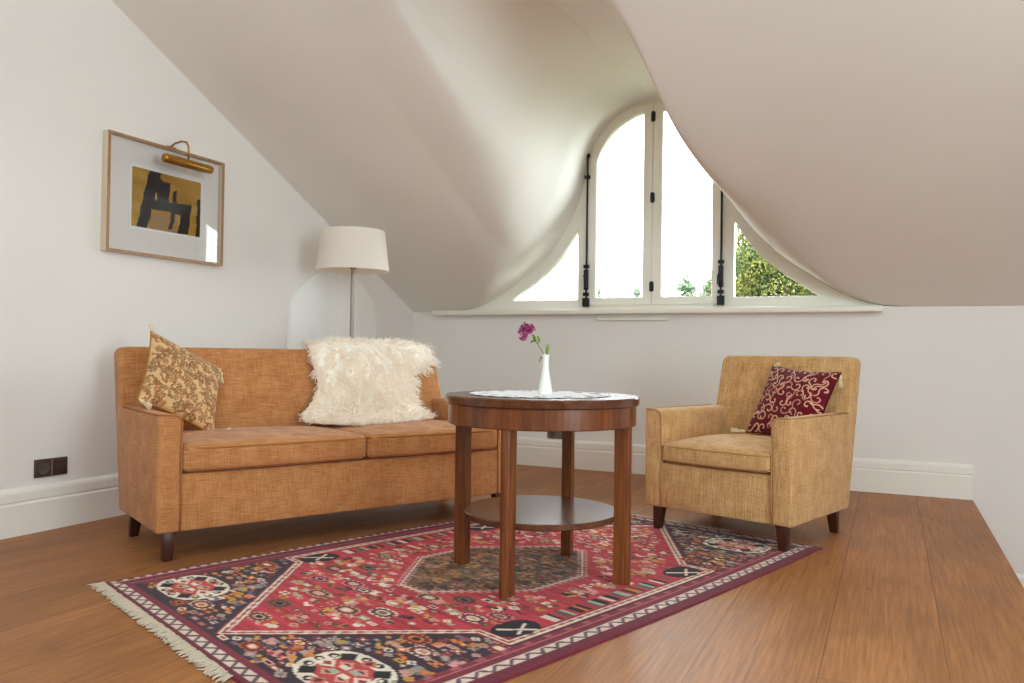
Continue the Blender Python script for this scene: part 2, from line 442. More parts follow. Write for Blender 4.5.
for z in (2.57, 1.985, 1.345):
    bm = bmesh.new(); tube(bm, [(CX, -.008, z-.037), (CX, -.008, z+.037)], .0105, 10)
    box(bm, CX-.016, CX+.016, -.006, .0, z-.03, z+.03)
    mesh_obj('hinge', bm, M_iron, win, 40)
bm = bmesh.new(); box(bm, .235, 3.51, -.1, .02, 1.147, 1.186); bevel(bm, .006, 2)
sill = mesh_obj('window_sill', bm, M_winframe, win, 30)
bm = bmesh.new(); box(bm, 1.6, 2.122, -.03, 0, 1.102, 1.122); bevel(bm, .004, 2)
rail = tag(mesh_obj('wall_rail', bm, M_trim, None, 30), 'slim white horizontal rail on the wall just below the window sill', 'rail')

# ------------------------------------------------------------------ arched cupboard doors on the left wall
door = bpy.data.objects.new('door_1', None); COL.objects.link(door)
struct(door, 'low arched white cupboard door pair on the wall behind the sofa', 'door')
yc, hw, zs, rise = -1.05, .482, 1.06, .35
def arch(y0, y1, z0):
    L = [(y0, z0)]
    for k in range(0, 41):
        y = y0 + (y1-y0)*k/40
        L.append((y, zs + rise*math.sqrt(max(0, 1-((y-yc)/hw)**2))))
    L.append((y1, z0)); return L
def stand_yz(me, x):
    me.transform(Matrix(((0, 0, 1, x), (1, 0, 0, 0), (0, 1, 0, 0), (0, 0, 0, 1)))); return me
for y0, y1 in ((yc-hw, yc-.002), (yc+.002, yc+hw)):
    link('door_leaf', stand_yz(fill2d('door_leaf', [arch(y0, y1, .22)], .03, .003), .015), M_door, door, 40)

# ------------------------------------------------------------------ rug
NU, NV = 330, 520
rug_img = np.zeros((NV, NU, 3)); 
WID, LEN = 1.55, 2.52           # metres, for drawing round motifs
c_navy, c_red, c_maroon, c_cream = (58, 40, 52), (182, 52, 64), (108, 36, 50), (226, 206, 186)
c_pink, c_org, c_olive, c_mint, c_black = (216, 150, 142), (206, 118, 46), (110, 84, 50), (160, 176, 150), (32, 26, 32)
c_yel = (200, 150, 60)
vv, uu = np.mgrid[0:NV, 0:NU]; um = (uu+.5)/NU*WID; vm = (vv+.5)/NV*LEN     # metres
abr = RNG.rand(NV)  # woven colour drift
rug_img[:] = c_navy
def poly_mask(pts):
    m = np.zeros((NV, NU), bool); n = len(pts)
    for i in range(n):
        x0, y0 = pts[i]; x1, y1 = pts[(i+1) % n]
        c = ((y0 > vm) != (y1 > vm))
        with np.errstate(divide='ignore', invalid='ignore'):
            xi = (x1-x0)*(vm-y0)/(y1-y0+1e-12)+x0
        m ^= c & (um < xi)
    return m
def put(mask, c): rug_img[mask] = c
def line(pts, wd, c, dash=None):
    for (x0, y0), (x1, y1) in zip(pts, pts[1:]):
        dx, dy = x1-x0, y1-y0; L = math.hypot(dx, dy)
        t = ((um-x0)*dx+(vm-y0)*dy)/L; d = np.abs((um-x0)*dy-(vm-y0)*dx)/L
        m = (t >= -wd*.3) & (t <= L+wd*.3) & (d < wd/2)
        if dash: m &= ((t/dash).astype(int) % 2 == 0)
        put(m, c)
def ell(cx, cy, a, b, c, p=2.0): put((np.abs((um-cx)/a)**p+np.abs((vm-cy)/b)**p) < 1, c)
# red hexagonal field, pointed towards both ends
B_ = .155
hexpts = [(WID*.49, .12), (WID-.30, .70), (WID-.175, .70), (WID-.175, LEN-.70), (WID-.30, LEN-.70), (WID*.49, LEN-.12), (.22, LEN-.70), (.135, LEN-.70), (.135, .70), (.22, .70)]
hexm = poly_mask(hexpts)
put(hexm, c_red)
stripe = (np.sin(vm*31)+np.sin(vm*83+1.3)+np.sin(vm*171+.4))/3
rug_img[hexm] = np.clip(np.array(c_red)[None]+np.outer(stripe[hexm], (18, 10, 12)), 0, 255)
loop = hexpts+[hexpts[0]]
line(loop, .04, (150, 44, 56)); line(loop, .028, c_cream); line(loop, .016, (198, 120, 112), .022); line(loop, .005, c_maroon)
# small motifs
def rosette(x, y, s, c1, c2, c3):
    ell(x, y, s*1.45, s, c1, 3); ell(x, y, s*1.2, s*.76, c2, 3); ell(x, y, s*.8, s*.48, c1, 2.5); ell(x, y, s*.5, s*.3, c3, 4)
    for k in range(12):
        a = 2*PI*k/12; ell(x+1.27*s*math.cos(a), y+.86*s*math.sin(a), .006, .006, c2)
def diamond(x, y, s, c1, c2):
    put((np.abs(um-x)/(s*1.4)+np.abs(vm-y)/s) < 1, c1); put((np.abs(um-x)/(s*.7)+np.abs(vm-y)/(s*.5)) < 1, c2)
def cross(x, y, s, c1, c2):
    for dx, dy in ((1, 1), (1, -1), (-1, 1), (-1, -1)): ell(x+dx*s*.6, y+dy*s*.45, s*.42, s*.3, c1, 3)
    ell(x, y, s*.3, s*.3, c2, 4)
def bird(x, y, s, c1, c2):
    ell(x, y, s*.9, s*.35, c1, 2); ell(x+s*.8, y+s*.4, s*.3, s*.3, c1); line([(x-s*.8, y), (x-s*1.4, y+s*.5)], .014, c1)
    line([(x-.2*s, y), (x-.3*s, y-s*.7)], .009, c1); line([(x+.3*s, y), (x+.35*s, y-s*.7)], .009, c1); ell(x, y, s*.35, s*.14, c2)
def chunk(x, y, s, c1, c2):
    put((np.abs(um-x) < s*1.2) & (np.abs(vm-y) < s*.6), c1); put((np.abs(um-x) < s*.7) & (np.abs(vm-y) < s*.3), c2)
def knots(x, y, s, c1, c2):
    for k in range(9):
        ell(x+RNG.uniform(-1, 1)*s, y+RNG.uniform(-.8, .8)*s, RNG.uniform(.007, .015), RNG.uniform(.006, .011), (c1, c2)[k % 2], 4)
light = [c_cream, c_pink, c_mint, (214, 196, 150), c_cream]
placed = []
def scatter(test, n, fns, dmin, pal, cmin=.012, cmax=.026):
    cnt = 0
    for _ in range(n*60):
        x, y = RNG.uniform(.14, WID-.16), RNG.uniform(.10, LEN-.10)
        i, j = int(y/LEN*NV), int(x/WID*NU)
        if not test[i, j]: continue
        if any((x-a)**2+(y-b)**2 < (dmin*.5+r)**2 for a, b, r in placed): continue
        s = RNG.uniform(cmin, cmax); f = fns[RNG.randint(len(fns))]
        c1 = pal[RNG.randint(len(pal))]; c2 = pal[RNG.randint(len(pal))]
        if c1 == c2: c2 = c_black
        if f is rosette: f(x, y, s*1.35, c1, c_maroon, c2); r_ = s*2.0
        elif f is knots: f(x, y, s*1.4, c1, c2); r_ = s*1.7
        else: f(x, y, s, c1, c2); r_ = s*1.4
        placed.append((x, y, r_)); cnt += 1
        if cnt >= n: break
def medallion(x, y):
    a, b = .152, .11
    ell(x, y, a, b, (228, 214, 196), 2.6)
    ell(x, y, a*.62, b*.6, (186, 70, 66), 3.2)
    for k in range(14):
        t = 2*PI*k/14; ell(x+a*.83*math.cos(t), y+b*.83*math.sin(t), .017, .014, c_black, 2)
        ell(x+a*.80*math.cos(t), y+b*.80*math.sin(t), .008, .007, (228, 214, 196))
    for dx, dy in ((1, 1), (1, -1), (-1, 1), (-1, -1)):
        put((np.abs(um-x-dx*a*.52)/.034+np.abs(vm-y-dy*b*.58)/.03) < 1, c_black)
        diamond(x+dx*a*.22, y+dy*b*.26, .022, (214, 150, 134), c_maroon)
        put((np.abs(um-x-dx*.024) < .018) & (np.abs(vm-y-dy*.016) < .011), c_mint if dx*dy > 0 else c_cream)
    for k in (-1, 1):
        diamond(x+k*a*.55, y, .026, c_cream, (150, 60, 56)); diamond(x, y+k*b*.7, .024, (190, 110, 90), c_maroon)
    placed.append((x, y, .145))
for x in (.265, WID-.31):
    for y in (.235, LEN-.235): medallion(x, y)
# central brown medallion
cm = [(WID*.5-.06, LEN*.5-.44), (WID*.5+.06, LEN*.5-.44), (WID*.5+.3, LEN*.5-.14), (WID*.5+.3, LEN*.5+.14), (WID*.5+.06, LEN*.5+.44), (WID*.5-.06, LEN*.5+.44), (WID*.5-.3, LEN*.5+.14), (WID*.5-.3, LEN*.5-.14)]
cmm = poly_mask(cm); lp = cm+[cm[0]]
line(lp, .055, (186, 70, 74)); put(cmm, (112, 80, 58)); line(lp, .04, c_pink, .016); line(lp, .016, c_maroon); line(lp, .007, c_cream)
inner = poly_mask([(WID*.5+(x-WID*.5)*.88, LEN*.5+(y-LEN*.5)*.9) for x, y in cm])
pl0 = placed; placed = []
scatter(inner, 260, [knots, cross, knots, diamond], .004, [(160, 104, 50), (140, 60, 50), (120, 96, 66), (170, 124, 104), (66, 46, 42), (84, 60, 48), (186, 130, 60), (60, 44, 46)], .01, .02)
placed = pl0
# striped bars and dark animal blobs beside both long borders
for side in (0, 1):
    ux = .205 if side == 0 else WID-.235
    cols = [c_cream, c_black, c_red, (90, 84, 70), c_mint, c_red, c_black, c_org, c_black, c_red, (90, 90, 84), c_mint, c_black, c_red]
    y0 = LEN*.5-.33; k = 0; y = y0
    while y < LEN*.5+.34:
        st = .017+.012*(k % 3 == 0); put((np.abs(um-ux) < .032) & (vm >= y) & (vm < y+st), cols[k % len(cols)]); y += st; k += 1
    for q in (-.46, .46):
        ell(ux-.01*(1 if side else -1), LEN*.5+q, .06, .085, c_black, 2.3)
        line([(ux-.04, LEN*.5+q-.05), (ux+.04, LEN*.5+q+.04)], .013, c_cream); line([(ux+.03, LEN*.5+q-.03), (ux-.02, LEN*.5+q+.05)], .01, c_cream)
    placed += [(ux, LEN*.5+d, .07) for d in np.linspace(-.5, .5, 12)]
inhex = poly_mask([(WID*.5+(x-WID*.5)*.9, LEN*.5+(y-LEN*.5)*.93) for x, y in hexpts])
around = poly_mask([(WID*.5+(x-WID*.5)*1.25, LEN*.5+(y-LEN*.5)*1.14) for x, y in cm])
scatter(inhex & ~around, 24, [rosette], .07, [c_cream, (196, 168, 130), c_pink, (120, 96, 70)], .020, .027)
scatter(inhex & ~around, 330, [diamond, cross, bird, chunk, knots, knots], .026, [c_cream, c_pink, (190, 110, 70), (170, 160, 134), (92, 70, 50), c_yel, c_cream, (120, 30, 46), (206, 150, 134)], .010, .021)
big = poly_mask([(WID*.5+(x-WID*.5)*1.06, LEN*.5+(y-LEN*.5)*1.06) for x, y in hexpts])
scatter(~big, 40, [rosette, cross], .05, [c_cream, c_org, (196, 130, 110), c_org], .018, .026)
scatter(~big, 380, [diamond, cross, bird, chunk, knots], .016, [c_cream, c_pink, c_org, (150, 60, 60), (176, 150, 140), (120, 100, 110), (150, 140, 130), c_yel], .009, .020)
# borders: long sides, then the ends
def border(d, coord, left=False, end=False):
    bands = [(.0, .05, c_maroon), (.05, .09, (216, 194, 180)), (.09, .118, (120, 40, 56)), (.118, .122, (196, 110, 110)), (.122, .145, (128, 44, 58))]
    if end: bands = [(.0, .022, c_maroon), (.022, .06, (216, 194, 180)), (.06, .082, (120, 40, 56))]; d = d+.0
    if left: bands = [(.0, .012, (70, 24, 36)), (.012, .036, (214, 176, 168)), (.036, .075, (110, 36, 52)), (.075, .08, (190, 110, 112)), (.08, .12, (126, 42, 58))]
    for a, b, c in bands: put((d >= a) & (d < b), c)
    if left: put((d >= .016) & (d < .032) & ((coord/.022).astype(int) % 2 == 0), (130, 60, 70))
    else:
        zz = np.abs(((coord/.062) % 1)-.5)*2          # zigzag inside the white band
        o_ = .026 if end else .054
        put((d >= o_) & (d < o_+.032) & (np.abs((d-o_)/.032-zz) < .24), (96, 70, 80))
        if not end: put((d >= .125) & (d < .145) & ((coord/.03).astype(int) % 3 == 0), (164, 84, 90))
dl, dr, dn, df = um, WID-um, vm, LEN-vm
def merged(d, coord, mask, left=False, end=False):
    keep = rug_img.copy(); border(d, coord, left, end); rug_img[~mask] = keep[~mask]
merged(dr, vm, (dr <= dn) & (dr <= df)); merged(dl, vm, (dl <= dn) & (dl <= df), True)
merged(dn, um, (dn < dr) & (dn < dl), end=True); merged(df, um, (df < dr) & (df < dl), end=True)
rug_img = np.clip(rug_img*(1+.05*stripe[..., None])+RNG.normal(0, 7, rug_img.shape), 0, 255)
A_, B2, C_, D_ = [np.array(q) for q in ((1.0, -3.645), (2.476, -4.254), (3.29, -1.80), (1.883, -1.40))]
def rug_xy(u, v):
    p = (1-v)*((1-u)*A_+u*B2)+v*((1-u)*D_+u*C_)
    bow = 4*v*(1-v)*(.03*u-.035*(1-u))
    return p+np.array((.94, -.34))*bow
RUG_T = .007
ug, vg = np.linspace(0, 1, NU), np.linspace(0, 1, NV)
Pm = np.zeros((NV, NU, 3))
for j, v in enumerate(vg):
    p = (1-v)*((1-ug)[:, None]*A_+ug[:, None]*B2)+v*((1-ug)[:, None]*D_+ug[:, None]*C_)
    p = p+np.array((.94, -.34))*(4*v*(1-v)*(.03*ug-.035*(1-ug)))[:, None]
    Pm[j, :, :2] = p
Pm[..., 2] = RUG_T
for arr, edge in ((0, 0), (-1, -1)):
    Pm[arr, :, 2] = .001; Pm[:, edge, 2] = .001
Pm[:, :, :2] -= np.array((2.15, -2.8))
rug = thing('area_rug', 'red and navy tribal wool rug with pale fringes under the round table', 'rug', (2.15, -2.8, 0))
link('pile', grid_mesh('pile', Pm, rug_img), M_rug, rug, 180)
M_fringe = mat('fringe_cotton', (206, 192, 172), .95, spec=.1)
for v, sgn in ((0, -1), (1, 1)):
    bm = bmesh.new(); rng = random.Random(3+sgn)
    for k in range(230):
        u = (k+rng.random())/330; p = rug_xy(u, v); q = rug_xy(u, v-sgn*.05); d = (p-q)/np.linalg.norm(p-q)
        sd = np.array((-d[1], d[0])); L = rng.uniform(.025, .052)
        o = rng.uniform(-.02, .02); pts = []
        for t in (0, .35, .7, 1):
            xy = p - np.array((2.15, -2.8)) + d*(L*t-.004) + sd*(o*t*t + rng.uniform(-.006, .006)*t)
            pts.append((xy[0], xy[1], .0045+.005*rng.random()*(1-t)))
        tube(bm, pts, [.0026, .003, .003, .0022], 4)
    mesh_obj('fringe', bm, M_fringe, rug, 180)

# ------------------------------------------------------------------ round table
tab = thing('round_table', 'round dark walnut side table with a lower shelf standing on the rug', 'table', (2.342, -2.79, RUG_T), math.radians(2))
TZ = .686
def ring_part(name, prof, m, par, seg=96, smooth=35): 
    bm = bmesh.new(); lathe(bm, prof, seg); return mesh_obj(name, bm, m, par, smooth)
ring_part('tabletop', [(0, TZ-.033), (.366, TZ-.033), (.371, TZ-.029), (.373, TZ-.005), (.369, TZ), (0, TZ)], M_tab_h, tab)
ring_part('apron', [(.335, TZ-.108), (.357, TZ-.108), (.360, TZ-.104), (.360, TZ-.034), (.335, TZ-.034)], M_tab_v, tab)
ring_part('lower_shelf', [(0, .224), (.292, .224), (.297, .228), (.297, .244), (.293, .248), (0, .248)], M_tab_h, tab)
for k in range(4):
    bm = bmesh.new()
    # radial post: flat cheeks with a rounded outer face
    off = .014 if k == 2 else 0
    pr = [(.296, -.021), (.334, -.021), (.336, -.0175), (.346, -.0175), (.352, -.0125), (.355, -.005), (.355, .005), (.352, .0125), (.346, .0175), (.336, .0175), (.334, .021), (.296, .021)]
    pr = [(x+off, y) for x, y in pr]
    A = [bm.verts.new((x, y, 0)) for x, y in pr]; B = [bm.verts.new((x, y, TZ-.1)) for x, y in pr]
    bm.faces.new(A[::-1]); bm.faces.new(B)
    for i in range(len(pr)):
        j = (i+1) % len(pr); bm.faces.new((A[i], A[j], B[j], B[i]))
    bmesh.ops.rotate(bm, verts=bm.verts[:], cent=(0, 0, 0), matrix=Matrix.Rotation(k*PI/2, 3, 'Z'))
    mesh_obj('leg', bm, M_tab_v, tab, 30)
TOP = RUG_T+TZ
# lace doily
NR, NT = 26, 360
th = np.linspace(0, 2*PI, NT+1); rr = np.linspace(0, 1, NR)
scal = .262+.010*np.abs(np.sin(th*13)); Pd = np.zeros((NR, NT+1, 3)); Cd = np.zeros((NR, NT+1, 3))
for i, r in enumerate(rr):
    Pd[i, :, 0] = r*scal*np.cos(th)-.01; Pd[i, :, 1] = r*scal*np.sin(th); Pd[i, :, 2] = .0022+.0006*np.sin(th*26)*r
    Cd[i] = (238, 238, 240)
    for k in range(13):
        tk = (k+.5)*2*PI/13
        d2 = ((th-tk)/.06)**2+((r-.86)/.07)**2
        Cd[i][d2 < 1] = (66, 50, 66)
        d3 = ((th-tk-.11)/.035)**2+((r-.8)/.05)**2
        Cd[i][d3 < 1] = (120, 110, 100)
doily = link('doily', grid_mesh('doily', Pd, Cd), weave_mat('embroidered_cotton', .9, .08, 300), loc=(2.342, -2.79, TOP))
tag(doily, 'round white doily with small dark embroidery spread on the wooden table', 'doily')
sd = doily.modifiers.new('thick', 'SOLIDIFY'); sd.thickness = .0015; sd.offset = -1
# vase
VX, VY = 2.358, -2.797
vz = TOP+.0035
vase = thing('bud_vase', 'slender white bud vase standing on the doily', 'vase', (VX, VY, vz))
bm = bmesh.new()
lathe(bm, [(0, 0), (.026, 0), (.028, .003), (.0265, .012), (.023, .035), (.0175, .066), (.0135, .094), (.0118, .117), (.0125, .136), (.0158, .150), (.0162, .152), (.014, .151), (.0105, .136), (.0095, .115), (0, .095)], 40, cap=False)
mesh_obj('body', bm, mat('white_glazed_ceramic', (242, 241, 238), .18), vase, 60)
# flower
M_stem = mat('flower_stem', (104, 118, 52), .6); M_leafg = mat('flower_leaf', (112, 152, 48), .5)
M_pet1 = mat('magenta_petal', (166, 62, 122), .7); M_pet2 = mat('pink_petal', (206, 122, 172), .7); M_pet3 = mat('dark_magenta_petal', (128, 30, 78), .7)
flw = thing('flower', 'magenta sweet william sprig leaning from the white vase', 'flower', (VX, VY, vz+.10))
cr = Vector((.905, .425, .014)); upv = Vector((0, 0, 1)); fw = Vector((-.425, .905, 0))
def fp(a, b, c=0): return cr*a+upv*b+fw*c
head = fp(-.073, .137)
bm = bmesh.new(); tube(bm, [fp(.002, -.02), fp(-.002, .03), fp(-.012, .06), fp(-.030, .090), fp(-.050, .116)], .0017, 6); mesh_obj('stem', bm, M_stem, flw, 180)
def leaf(pts, wd, m, name='leaf'):
    bm = bmesh.new(); rows = []
    n = len(pts)
    for i, p in enumerate(pts):
        t = (Vector(pts[min(i+1, n-1)])-Vector(pts[max(i-1, 0)])).normalized(); sdv = t.cross(fw).normalized()
        ww = wd*math.sin(PI*min(1, (i+.25)/(n-1+.25)))**.8
        p = Vector(p); rows.append([bm.verts.new(p-sdv*ww), bm.verts.new(p+fw*.0015), bm.verts.new(p+sdv*ww), bm.verts.new(p-fw*.0012)])
    for a, b in zip(rows, rows[1:]):
        for k in range(4): bm.faces.new((a[k], a[(k+1) % 4], b[(k+1) % 4], b[k]))
    return mesh_obj(name, bm, m, flw, 180)
leaf([fp(.004, .035), fp(.004, .055), fp(.006, .072), fp(.007, .086), fp(.008, .094)], .006, M_leafg)
leaf([fp(-.003, .040), fp(-.011, .048), fp(-.018, .040), fp(-.024, .026), fp(-.024, .018)], .0028, M_stem)
leaf([fp(-.030, .092), fp(-.026, .106), fp(-.03, .118), fp(-.036, .124)], .005, M_leafg)
leaf([fp(-.036, .100), fp(-.047, .106), fp(-.055, .102), fp(-.06, .094)], .004, M_stem)
leaf([fp(-.036, .104), fp(-.044, .118), fp(-.05, .126), fp(-.056, .128)], .005, M_leafg)
rng = random.Random(5)
axis = (head-fp(-.036, .1)).normalized()
k = 0
while k < 84:
    d = Vector((rng.gauss(0, 1), rng.gauss(0, 1), rng.gauss(0, 1))).normalized()
    if d.dot(axis) < -.4: continue
    c = head+Vector((d.x*.035, d.y*.035, d.z*.036))*rng.uniform(.55, 1.08); bm = bmesh.new()
    e1 = d.orthogonal().normalized(); e2 = d.cross(e1)
    for q in range(5):
        a = 2*PI*q/5+rng.random(); rd = e1*math.cos(a)+e2*math.sin(a); tg = d.cross(rd); s = rng.uniform(.007, .0092)
        v = [c-d*.002, c+rd*s*.6+tg*s*.45+d*.001, c+rd*s+d*.0015, c+rd*s*.6-tg*s*.45+d*.001]
        w0 = [bm.verts.new(x) for x in v]; w1 = [bm.verts.new(x-d*.0008) for x in v]
        bm.faces.new(w0); bm.faces.new(w1[::-1])
        for i in range(4): bm.faces.new((w0[i], w1[i], w1[(i+1) % 4], w0[(i+1) % 4]))
    mesh_obj('floret', bm, rng.choice([M_pet1, M_pet1, M_pet2, M_pet3]), flw)
    k += 1

# ------------------------------------------------------------------ upholstered seats
def rounded_box_mesh(w, d, h, r, crown=0, n=(28, 24, 10), bulge=0):
    bm = bmesh.new()
    def lin_(hf, k):   # denser near the edges
        t = np.linspace(-1, 1, k+1); return hf*np.sign(t)*(1-(1-np.abs(t))**1.6)
    X, Y, Z = lin_(w/2, n[0]), lin_(d/2, n[1]), lin_(h/2, n[2])
    cache = {}
    def vert(i, j, k):
        key = (i, j, k)
        if key not in cache:
            p = np.array([X[i], Y[j], Z[k]]); hb = np.array([w/2, d/2, h/2])
            q = np.clip(p, -hb+r, hb-r); dv = p-q; L = np.linalg.norm(dv)
            if L > 1e-9: p = q+dv/L*r
            u, v = p[0]/(w/2), p[1]/(d/2)
            if crown: p[2] += crown*(1-abs(u)**3)*(1-abs(v)**3)*(p[2]/(h/2)*.5+.5)
            if bulge: p[1] += bulge*(p[1]/(d/2))*(1-u*u); p[0] += bulge*.4*(p[0]/(w/2))*(1-v*v)
            cache[key] = bm.verts.new(p)
        return cache[key]
    a, b, c = n
    for i in range(a):
        for j in range(b):
            for k in (0, c): bm.faces.new((vert(i, j, k), vert(i+1, j, k), vert(i+1, j+1, k), vert(i, j+1, k)))
        for k in range(c):
            for j in (0, b): bm.faces.new((vert(i, j, k), vert(i+1, j, k), vert(i+1, j, k+1), vert(i, j, k+1)))
    for j in range(b):
        for k in range(c):
            for i in (0, a): bm.faces.new((vert(i, j, k), vert(i, j+1, k), vert(i, j+1, k+1), vert(i, j, k+1)))
    return bm
def piping_bm(w, d, r, zs_, crown, bulge, h, rad=.0045):
    bm = bmesh.new()
    for z in zs_:
        pts = []
        for k in range(160):
            t = 2*PI*k/160; cx, sy = math.cos(t), math.sin(t)
            e = .16
            x = w/2*math.copysign(abs(cx)**e, cx); y = d/2*math.copysign(abs(sy)**e, sy)
            # round the corner onto the cushion
            qx = max(-w/2+r, min(w/2-r, x)); qy = max(-d/2+r, min(d/2-r, y)); dv = Vector((x-qx, y-qy))
            if dv.length > 1e-6 and abs(x) > w/2-r and abs(y) > d/2-r: dv = dv.normalized()*r; x, y = qx+dv.x, qy+dv.y
            u, v = x/(w/2), y/(d/2)
            y += bulge*v*(1-u*u); x += bulge*.4*u*(1-v*v)
            pts.append((x, y, z))
        tube(bm, pts, rad, 6, closed=True)
    return bm
AW = .092
def make_seat(name, label, cat, loc, rz, W, ncush, fabric, pipe, cush_z0, cush_h, leg_front_h, back_y, split=0):
    root = thing(name, label, cat, loc, rz)
    h = W/2; ix = h-AW
    yb, ya, yt = back_y          # back outer: bottom, top
    # body: front rail, seat deck and underside
    bm = bmesh.new(); box(bm, -ix-.01, ix+.01, .008, yb-.03, .118, cush_z0-.004); bevel(bm, .008, 3)
    mesh_obj('base', bm, fabric, root, 40)
    # arms
    for s in (-1, 1):
        bm = bmesh.new(); x0, x1 = (ix, h) if s > 0 else (-h, -ix)
        hexa(bm, ((x0, 0, .118), (x1, 0, .118), (x1, yb-.006, .118), (x0, yb-.006, .118), (x0, 0, .588), (x1, 0, .588), (x1, ya, .584), (x0, ya, .584)))
        bevel(bm, .034, 5, lambda e: all(v.co.z > .5 for v in e.verts) and all(abs(v.co.x) < ix+.01 for v in e.verts))
        bevel(bm, .012, 3, lambda e: e.calc_face_angle(0) > .6)
        arm = mesh_obj('arm', bm, fabric, root, 50)
        bm = bmesh.new(); xi = s*ix
        pts = [(xi, .0, .12), (xi, 0.0, .3), (xi, 0.0, .54)]
        pts += [(xi+s*(.034-.034*math.cos(t)), .0, .552+.034*math.sin(t)) for t in np.linspace(.1, PI/2, 6)]
        pts += [(s*(h-.02), 0.0, .5885), (s*(h-.006), .004, .5875), (s*(h-.002), .02, .587), (s*(h-.002), .3, .586), (s*(h-.002), ya-.1, .585)]
        tube(bm, pts, .0036, 6); mesh_obj('piping', bm, pipe, arm, 180)
    # leaning back with rounded top corners
    bm = bmesh.new(); t = .014
    hexa(bm, ((-h, yb-.1, .118), (h, yb-.1, .118), (h, yb, .118), (-h, yb, .118), (-h+t, yt-.115, .858), (h-t, yt-.115, .858), (h-t, yt, .855), (-h+t, yt, .855)))
    bevel(bm, .04, 6, lambda e: abs(e.verts[0].co.x-e.verts[1].co.x) < .001 and all(v.co.z > .8 for v in e.verts))
    bevel(bm, .013, 3, lambda e: e.calc_face_angle(0) > .5)
    mesh_obj('backrest', bm, M_sofa_back if fabric is M_sofa else M_chair_back, root, 45)
    # loose seat cushions
    edges = [-ix, ix] if ncush == 1 else [-ix, split, ix]
    for k in range(ncush):
        cx = (edges[k]+edges[k+1])/2; ww = edges[k+1]-edges[k]-.004; dd_ = .585
        bm = rounded_box_mesh(ww, dd_, cush_h, .028, .020 if ncush > 1 else .034, bulge=.016)
        c = mesh_obj('seat_cushion', bm, fabric, root, 180, (cx, -.012+dd_/2+.004, cush_z0+cush_h/2))
        mesh_obj('piping', piping_bm(ww-.004, dd_-.004, .02, (cush_h/2-.014, -cush_h/2+.014), .03, .016, cush_h), pipe, c, 180)
    # tapered legs
    for lx in (-h+.06, h-.06):
        for ly in (.05, yb-.055):
            bm = bmesh.new(); z0 = leg_front_h if ly < .2 else 0; a, b = .026, .018
            dx = .006 if lx > 0 else -.006; dy = -.006 if ly < .2 else .012
            hexa(bm, ((lx+dx-b, ly+dy-b, z0), (lx+dx+b, ly+dy-b, z0), (lx+dx+b, ly+dy+b, z0), (lx+dx-b, ly+dy+b, z0),
                      (lx-a, ly-a, .12), (lx+a, ly-a, .12), (lx+a, ly+a, .12), (lx-a, ly+a, .12)))
            bevel(bm, .004, 2); mesh_obj('leg', bm, M_leg, root, 40)
    return root
sa = math.radians(63.3); su = Vector((math.cos(sa), math.sin(sa), 0)); sdv = Vector((-su.y, su.x, 0))
SW = 1.775
sofa_loc = Vector((.975, -3.33, 0)) + su*(-.05+SW/2) + sdv*.0
sofa = make_seat('sofa', 'two-seat orange ochre linen sofa angled along the left wall', 'sofa', sofa_loc, sa, SW, 2, M_sofa, M_sofa_pipe, .352, .112, 0, (.62, .69, .87), .035)
ca = math.radians(-17.5); cu_ = Vector((math.cos(ca), math.sin(ca), 0)); cdv = Vector((-cu_.y, cu_.x, 0))
chair = make_seat('armchair', 'sand beige woven armchair with dark tapered legs by the back wall', 'armchair', Vector((3.144, -1.965, 0))-cu_*.325-cdv*.035, ca, .745, 1, M_chair, M_chair_pipe, .338, .092, RUG_T, (.665, .745, .87))

